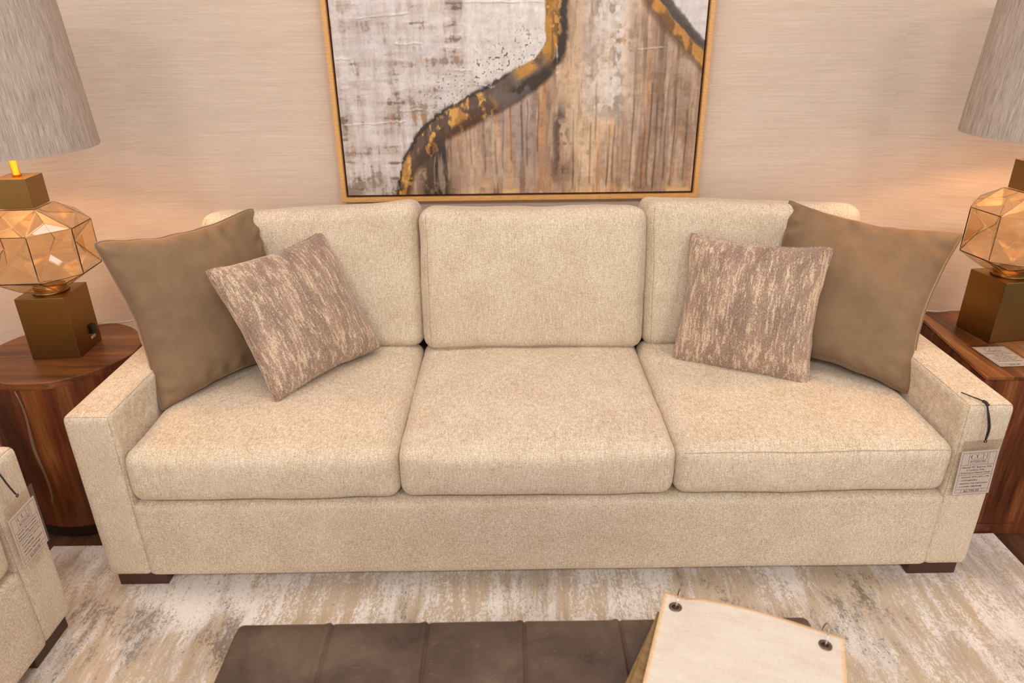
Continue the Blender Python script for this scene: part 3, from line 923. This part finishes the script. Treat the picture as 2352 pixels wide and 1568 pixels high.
def art(x, z):
    c_ = lambda *s: np.array(S(*s))
    col = np.zeros(x.shape + (3,)); hgt = np.zeros(x.shape)
    def lay(mask, c):
        nonlocal col
        c = np.asarray(c); col = col * (1 - mask[..., None]) + c * mask[..., None]
    # --- blocky pale ground on the upper left
    bx = vnoise(x * 13 + .35 * fbm(x * 40, z * 40, 3, 2), z * 4.6, 5); by = vnoise(x * 5.5, z * 15, 8)
    f1 = fbm(x * 9, z * 9, 11, 5, .6); f2 = fbm(x * 60, z * 60, 21, 4, .6)
    sv = fbm(x * 48, z * 6, 301, 4, .6); sh = fbm(x * 8, z * 52, 311, 4, .6)
    sv2 = fbm(x * 20 + 5, z * 3.5, 321, 4, .6); sh2 = fbm(x * 3.5, z * 24 + 7, 331, 4, .6)
    lay(np.ones(x.shape), c_(204, 193, 189))
    lay(sst(.46, .62, .5 * bx + .5 * sv2) * .7, c_(220, 212, 209))
    lay(sst(.50, .60, .5 * by + .5 * sh2) * .35, c_(190, 176, 172))
    lay(sst(.52, .64, sv) * .40, c_(186, 168, 156)); lay(sst(.54, .66, sh) * .40, c_(176, 156, 140))
    low = np.clip((1.30 - z) / .4, 0, 1) * np.clip((.05 - x) / .5, 0, 1)
    lay(sst(.52, .62, .35 * sv2 + .25 * sh2 + .2 * f2 + .2 * bx + .05 * low) * .55, c_(168, 146, 128))
    lay(sst(.565, .64, .3 * sv + .3 * sh2 + .2 * by + .2 * f2 + .045 * low) * .7, c_(140, 116, 92))
    lay(sst(.59, .66, .35 * sh + .25 * sv2 + .2 * bx + .2 * f2 + .03 * low) * .7, c_(118, 94, 76))
    lay(sst(.64, .72, fbm(x * 16, z * 10, 51, 4) * .6 + .4 * sv) * .55, c_(184, 124, 74))
    lay(sst(.50, .66, fbm(x * 30, z * 5, 61, 4)) * .40, c_(216, 209, 208))
    lay(sst(.54, .70, fbm(x * 6, z * 34, 341, 4)) * .35, c_(212, 204, 203))
    # clean pale rectangle
    wb = sst(-.225, -.205, x + .006 * f2) * sst(1.335, 1.40, z + .05 * f1)
    lay(wb * .85, c_(220, 212, 207)); lay(wb * sst(.5, .7, fbm(x * 30, z * 7, 71, 4)) * .5, c_(204, 194, 190))
    # --- the curve
    P1 = spline([(.099, 1.72), (.099, 1.603), (.102, 1.511), (.096, 1.434), (.058, 1.368), (-.015, 1.319), (-.129, 1.258), (-.252, 1.195), (-.35, 1.131), (-.409, 1.064), (-.448, 1.003), (-.478, .90)])
    d, p = polyd(x, np.minimum(z, 1.70), P1)
    # positive d = left-hand of travel (downwards) -> the lower right side
    wig = .012 * (fbm(x * 22, z * 22, 81, 3) - .5) + .006 * (f2 - .5)
    dd = d + wig
    hwid = np.interp(p, [0, .25, .42, .55, .7, .85, 1], [.036, .038, .050, .050, .048, .036, .018])
    right = sst(-.004, .004, dd)
    # --- lower right field
    drip = vnoise(x * 75, z * 2.2, 91) * .6 + vnoise(x * 150, z * 3.5, 92) * .4
    wide = fbm(x * 7, z * 2.4, 101, 4)
    fld = np.zeros(x.shape + (3,)); fld[:] = c_(182, 152, 128)
    def fl(mask, c):
        nonlocal fld
        fld = fld * (1 - mask[..., None]) + np.asarray(c) * mask[..., None]
    lowr = sst(1.25, 1.0, z)
    fl(sst(.40, .62, wide) * .7, c_(204, 170, 136))
    gx = np.exp(-((x + .03) / .17) ** 2) * sst(.95, 1.12, z) * sst(1.34, 1.2, z)
    fl(gx * .75, c_(166, 148, 144))
    pk = np.exp(-((x - .26) / .13) ** 2) * sst(1.42, 1.22, z)
    fl(pk * .85, c_(220, 188, 152))
    og = sst(.42, .58, fbm(x * 9, z * 6, 111, 4)) * np.exp(-((x + .12) / .20) ** 2) * sst(1.16, 1.02, z)
    fl(og * .9, c_(180, 114, 62))
    fl(sst(.54, .68, fbm(x * 14, z * 5, 121, 4)) * .55, c_(160, 122, 92))
    rd = np.exp(-((x - .47) / .10) ** 2) * sst(1.05, 1.2, z) * sst(1.62, 1.45, z)
    fl(rd * sst(.30, .58, drip * .5 + wide * .5) * .85, c_(116, 86, 62))
    fl(np.exp(-((x - .56) / .09) ** 2) * sst(1.35, 1.15, z) * sst(.35, .6, wide) * .6, c_(176, 128, 88))
    fl(sst(.62, .80, drip) * sst(1.5, 1.2, z) * .45 * sst(.36, .56, fbm(x * 4, z * 3, 131, 3)), c_(112, 86, 68))
    fl(sst(.70, .84, vnoise(x * 46, z * 1.6, 141)) * .55, c_(212, 150, 92))
    fl(sst(.62, .72, fbm(x * 40, z * 30, 151, 3)) * .35, c_(140, 108, 84))
    colm = np.exp(-(((x - .285) / .082) ** 2) ** 1.6) * sst(1.17, 1.27, z + .05 * f1)
    cmk = colm * sst(.32, .46, .5 * f2 + .5 * f1)
    fl(cmk * .92, c_(214, 205, 198)); fl(colm * sst(.56, .66, fbm(x * 34, z * 20, 161, 4)) * .6, c_(138, 116, 90))
    sm = np.exp(-((x - .118 - .02 * (fbm(x * 3, z * 6, 371, 3) - .5)) / .034) ** 2) * sst(.95, 1.0, z) * sst(1.30, 1.18, z)
    fl(sm * sst(.36, .56, fbm(x * 30, z * 7, 361, 4) * .6 + f2 * .4) * .9, c_(86, 68, 60))
    blob = np.exp(-((x + .345) / .062) ** 2) * sst(1.16, 1.08, z)
    fl(np.clip(blob * 1.25, 0, 1) * sst(.18, .36, f1 * .6 + f2 * .4) * .92, c_(72, 54, 46))
    fl(np.exp(-((z - .925) / .012) ** 2) * sst(.5, .62, fbm(x * 14, z * 5, 171, 3)) * .8, c_(226, 186, 130))
    fl(sst(.52, .66, fbm(x * 44, z * 5, 381, 4, .6)) * .38, c_(214, 186, 158))
    fl(sst(.54, .66, fbm(x * 36 + 2, z * 4, 391, 4, .6)) * .42, c_(146, 112, 86))
    fl(sst(.55, .66, fbm(x * 9, z * 14, 401, 4, .6)) * .30, c_(176, 150, 138))
    # thin long drips
    for k, (dx_, z0, z1) in enumerate([(-.21, 1.20, 1.02), (-.16, 1.19, .99), (-.09, 1.22, 1.0), (-.06, 1.24, 1.03), (-.02, 1.23, 1.05), (.0, 1.24, 1.01), (.04, 1.27, 1.06), (.17, 1.2, .92), (.235, 1.16, .94), (.30, 1.15, .93), (.32, 1.15, .95), (.385, 1.25, .92), (.43, 1.2, .92), (.45, 1.3, .93), (.475, 1.25, .92), (.51, 1.3, .95), (.54, 1.25, .93), (.585, 1.2, .95), (.25, 1.3, 1.1), (-.12, 1.1, .98)]):
        xx = x - dx_ - .006 * (vnoise(z * 14, z * 0 + k, 181) - .5)
        fl(np.exp(-(xx / .0034) ** 2) * sst(z1, z1 + .02, z) * sst(z0 + .03, z0, z) * (.28 + .45 * vnoise(z * 9, z * 0 + k * 3.3, 351)), c_(104, 80, 66))
    col = col * (1 - right[..., None]) + fld * right[..., None]
    # --- band itself
    bnd = sst(-hwid - .004, -hwid + .004, dd) * sst(hwid + .012, hwid - .012, dd)
    b1 = fbm(x * 26, z * 12, 191, 4); b2 = fbm(x * 70 + 3, z * 50, 201, 3)
    lay(bnd * .9, c_(112, 82, 58))
    topg = sst(.34, .26, p)
    lay(bnd * topg * sst(.022, -.008, dd + .02 * (b1 - .5)) * .95, c_(198, 140, 46))
    b3 = fbm(x * 90, z * 14, 411, 3, .6)
    lay(bnd * topg * sst(.5, .62, b1) * .6, c_(136, 86, 34)); lay(bnd * topg * sst(.52, .64, b3) * .55, c_(120, 78, 38)); lay(bnd * topg * sst(.60, .70, b2) * .6, c_(224, 172, 80)); lay(bnd * topg * sst(.008, .026, dd + .02 * (b3 - .5)) * .9, c_(66, 46, 34)); lay(bnd * sst(.30, .36, p) * sst(.5, .44, p) * sst(-.004, .02, dd) * .7, c_(70, 54, 46))
    mid = sst(.34, .42, p) * sst(.56, .5, p)
    lay(bnd * mid * sst(.4, .55, b1) * .8, c_(124, 110, 102)); lay(bnd * sst(.33, .36, p) * sst(.44, .40, p) * sst(-.002, -.02, dd) * .85, c_(204, 146, 58))
    gold = sst(.46, .58, .6 * b1 + .4 * b2) * sst(.5, .56, p)
    lay(bnd * gold * sst(hwid * .6, hwid * .2, dd) * .9, c_(196, 142, 66)); lay(bnd * gold * sst(.55, .66, b2) * .7, c_(226, 176, 92))
    lay(bnd * sst(.48, .56, p) * sst(.0, .03, dd) * sst(.35, .55, b1) * .75, c_(130, 72, 34))
    edge = np.exp(-((dd + hwid) / .0075) ** 2) * sst(.36, .5, p)
    lay(edge * sst(.3, .5, b2) * .9, c_(58, 40, 30))
    # --- second band, upper right, with the pale corner beyond it
    P2 = spline([(.40, 1.74), (.43, 1.60), (.485, 1.53), (.548, 1.465), (.613, 1.404), (.70, 1.32)])
    d2, p2 = polyd(x + .18 * np.maximum(z - 1.70, 0), np.minimum(z, 1.70), P2); d2 = d2 + wig
    out = sst(.026, .036, d2)
    lay(out, c_(208, 200, 198)); lay(out * sst(.5, .66, f2 * .5 + f1 * .5) * .5, c_(182, 168, 160))
    lay(sst(.006, .014, d2) * sst(.046, .036, d2) * sst(.35, .45, z - 1.0) * .85, c_(92, 78, 70))
    lay(sst(-.030, -.022, d2) * sst(.014, .006, d2) * .92, c_(198, 138, 52))
    lay(sst(-.030, -.022, d2) * sst(.014, .006, d2) * sst(.5, .62, b1) * .7, c_(120, 78, 38))
    lay(sst(-.05, -.03, d2) * sst(-.018, -.026, d2) * .7, c_(124, 90, 60))
    # speckles near the band on the pale ground
    near = np.exp(-((d + .10) / .07) ** 2) * (d < -.03) * sst(.12, .3, p) * sst(.85, .6, p)
    lay(near * sst(.80, .86, vnoise(x * 170, z * 150, 211)) * .8, c_(84, 66, 58))
    # overall paint contrast and bristle texture
    br = .6 * fbm(x * 95, z * 14, 421, 3, .6) + .4 * fbm(x * 18, z * 110, 431, 3, .6)
    lum = np.maximum(col @ np.array([.3, .55, .15]), .02)
    gain = np.clip((lum - .36) * 1.22 + .35, .025, 1) / lum
    col = np.clip(col * gain[..., None], 0, 1) * (1 + .42 * (f2 - .5) + .38 * (br - .5))[..., None]
    # relief
    hgt = .0007 * f2 + .0011 * (bx * .5 + by * .5) * (1 - right) + .0016 * bnd * b1 + .0012 * cmk * f2 + .0005 * right * drip
    def ridge(x0, z0, x1, z1, w=.0035, a=.0028):
        L = math.hypot(x1 - x0, z1 - z0); t = np.clip(((x - x0) * (x1 - x0) + (z - z0) * (z1 - z0)) / L ** 2, 0, 1)
        q = np.hypot(x - x0 - t * (x1 - x0), z - z0 - t * (z1 - z0) + .006 * (vnoise(t * 7, t * 0 + x0 * 50, 221) - .5))
        g = np.exp(-(q / (w * (.45 + .7 * vnoise(t * 9 + x0 * 31, t * 0 + 3, 241)))) ** 2) * (.15 + 1.1 * vnoise(t * 14 + x0 * 17, t * 0, 231))
        return g * a, g
    for r_ in ((-.461, 1.447, -.371, 1.449), (-.669, 1.174, -.52, 1.182), (-.52, 1.186, -.448, 1.186), (-.462, 1.223, -.378, 1.228), (-.216, 1.579, .063, 1.575), (-.221, 1.575, -.224, 1.40), (-.613, 1.53, -.41, 1.545), (-.46, 1.447, -.464, 1.41), (-.371, 1.449, -.368, 1.425), (-.685, 1.40, -.63, 1.402), (-.622, 1.40, -.612, 1.35), (-.25, 1.36, -.20, 1.358), (-.18, 1.312, -.12, 1.30), (.105, 1.43, .108, 1.30), (.39, 1.42, .48, 1.428)):
        a_, g_ = ridge(*r_); hgt = hgt + a_
        lay(np.clip(g_, 0, 1) * .55, c_(226, 220, 216))
    return np.clip(col, 0, 1), hgt
def painting():
    x0, x1, z0, z1 = -.707, .648, .893, 1.98
    y = 1.075
    root = empty('framed_painting', ((x0 + x1) / 2, WY, z0))
    ox, oz = (x0 + x1) / 2, z0
    def ring(name, a0, b0, a1, b1, ya, yb, w, mat, bev):
        bm = bmesh.new()
        o = [(a0, b0), (a1, b0), (a1, b1), (a0, b1)]; i_ = [(a0 + w, b0 + w), (a1 - w, b0 + w), (a1 - w, b1 - w), (a0 + w, b1 - w)]
        mk = lambda P, yy: [bm.verts.new((px - ox, yy - WY, pz - oz)) for px, pz in P]
        of, if_, ob, ib = mk(o, ya), mk(i_, ya), mk(o, yb), mk(i_, yb)
        for k in range(4):
            j = (k + 1) % 4
            bm.faces.new((of[k], of[j], if_[j], if_[k])); bm.faces.new((ob[k], ib[k], ib[j], ob[j]))
            bm.faces.new((of[k], ob[k], ob[j], of[j])); bm.faces.new((if_[k], if_[j], ib[j], ib[k]))
        if bev: bmesh.ops.bevel(bm, geom=list(bm.edges), offset=bev, segments=2, affect='EDGES')
        return from_bm(name, bm, mat, root, False)
    ring('frame', x0, z0, x1, z1, y, WY - .002, .0165, FRAME, .0015)
    bm = bmesh.new(); box(bm, (x0 + .0165 - ox, y + .022 - WY, z0 + .0165 - oz), (x1 - .0165 - ox, WY - .004 - WY, z1 - .0165 - oz))
    from_bm('liner', bm, LINER, root, False)
    # canvas: relief grid
    a0, a1, b0, b1 = x0 + .0245, x1 - .0245, z0 + .0245, z1 - .0245
    xs = np.linspace(a0, a1, 640)
    zs = np.concatenate([np.linspace(b0, 1.66, 360), np.linspace(1.66, b1, 40)[1:]])
    X, Z = np.meshgrid(xs, zs)
    col, h = art(X, Z)
    nx, nz = len(xs), len(zs)
    hh = h.copy(); yy = y + .010 - WY - hh
    co = np.stack([X - ox, yy, Z - oz], -1).reshape(-1, 3)
    idx = np.arange(nx * nz).reshape(nz, nx)
    faces = np.stack([idx[:-1, :-1], idx[:-1, 1:], idx[1:, 1:], idx[1:, :-1]], -1).reshape(-1, 4)
    # side skirts so that the canvas has its depth
    per = np.concatenate([idx[0, :], idx[1:, -1], idx[-1, -2::-1], idx[-2:0:-1, 0]])
    back = co[per].copy(); back[:, 1] = y + .022 - WY
    n0 = len(co); co = np.concatenate([co, back]); m_ = len(per)
    k = np.arange(m_); kn = (k + 1) % m_
    faces = np.concatenate([faces, np.stack([per[k], n0 + k, n0 + kn, per[kn]], -1)])
    me = bpy.data.meshes.new('canvas')
    me.from_pydata(co.tolist(), [], faces.tolist())
    cl = np.ones((len(co), 4)); cl[:n0, :3] = col.reshape(-1, 3); cl[n0:, :3] = col.reshape(-1, 3)[per]
    at = me.color_attributes.new('paint', 'FLOAT_COLOR', 'POINT')
    at.data.foreach_set('color', cl.astype(np.float32).ravel())
    link('canvas', me, PAINT, root)
    return root
pt = painting()
tag(pt, 'abstract grey, white and gold painting in a thin gold frame on the wall', 'painting')

# ------------------------------------------------------------------ light
def area(name, loc, size, w, col, rot=(0, 0, 0)):
    l = bpy.data.lights.new(name, 'AREA'); l.energy = w; l.color = col; l.shape = 'RECTANGLE'; l.size, l.size_y = size
    o = bpy.data.objects.new(name, l); C.objects.link(o); o.location = loc; o.rotation_euler = rot
    return o
WARM = (1.0, .985, .96)
for i, (x, y, w) in enumerate(((-1.3, .12, 9.5), (0, .12, 9.5), (1.3, .12, 9.5), (-1.5, -3.1, 46), (0, -3.1, 46), (1.5, -3.1, 46))):
    area('ceiling_light', (x, y, 2.96), (.6, .6), w, WARM)
wd = bpy.data.worlds.new('showroom'); scene.world = wd; wd.use_nodes = True
bg = wd.node_tree.nodes['Background']; bg.inputs[0].default_value = (1.0, .98, .955, 1); bg.inputs[1].default_value = 1.12

# ------------------------------------------------------------------ camera
cd = bpy.data.cameras.new('camera'); cam = bpy.data.objects.new('camera', cd); C.objects.link(cam)
r_ = V((.999909, -.007207, -.011402)); u_ = V((.013364, .414591, .909910)); f_ = V((.001831, .909979, -.414649))
M = Matrix((r_, u_, -f_)).transposed().to_4x4(); M.translation = V((-.071836, -1.616297, 1.527549))
cam.matrix_world = M
cd.sensor_width = 36; cd.lens = 1631.667 / 2352 * 36
cd.clip_start = .05
cd.dof.use_dof = True; cd.dof.focus_distance = 2.15; cd.dof.aperture_fstop = 3.5
scene.camera = cam
vs = scene.view_settings
scene.display_settings.display_device = 'sRGB'
vs.view_transform = 'Standard'; vs.look = 'None'; vs.exposure = 0; vs.gamma = 1; vs.use_curve_mapping = False
scene.cycles.max_bounces = 12; scene.cycles.transmission_bounces = 10; scene.cycles.glossy_bounces = 6; scene.cycles.transparent_max_bounces = 12
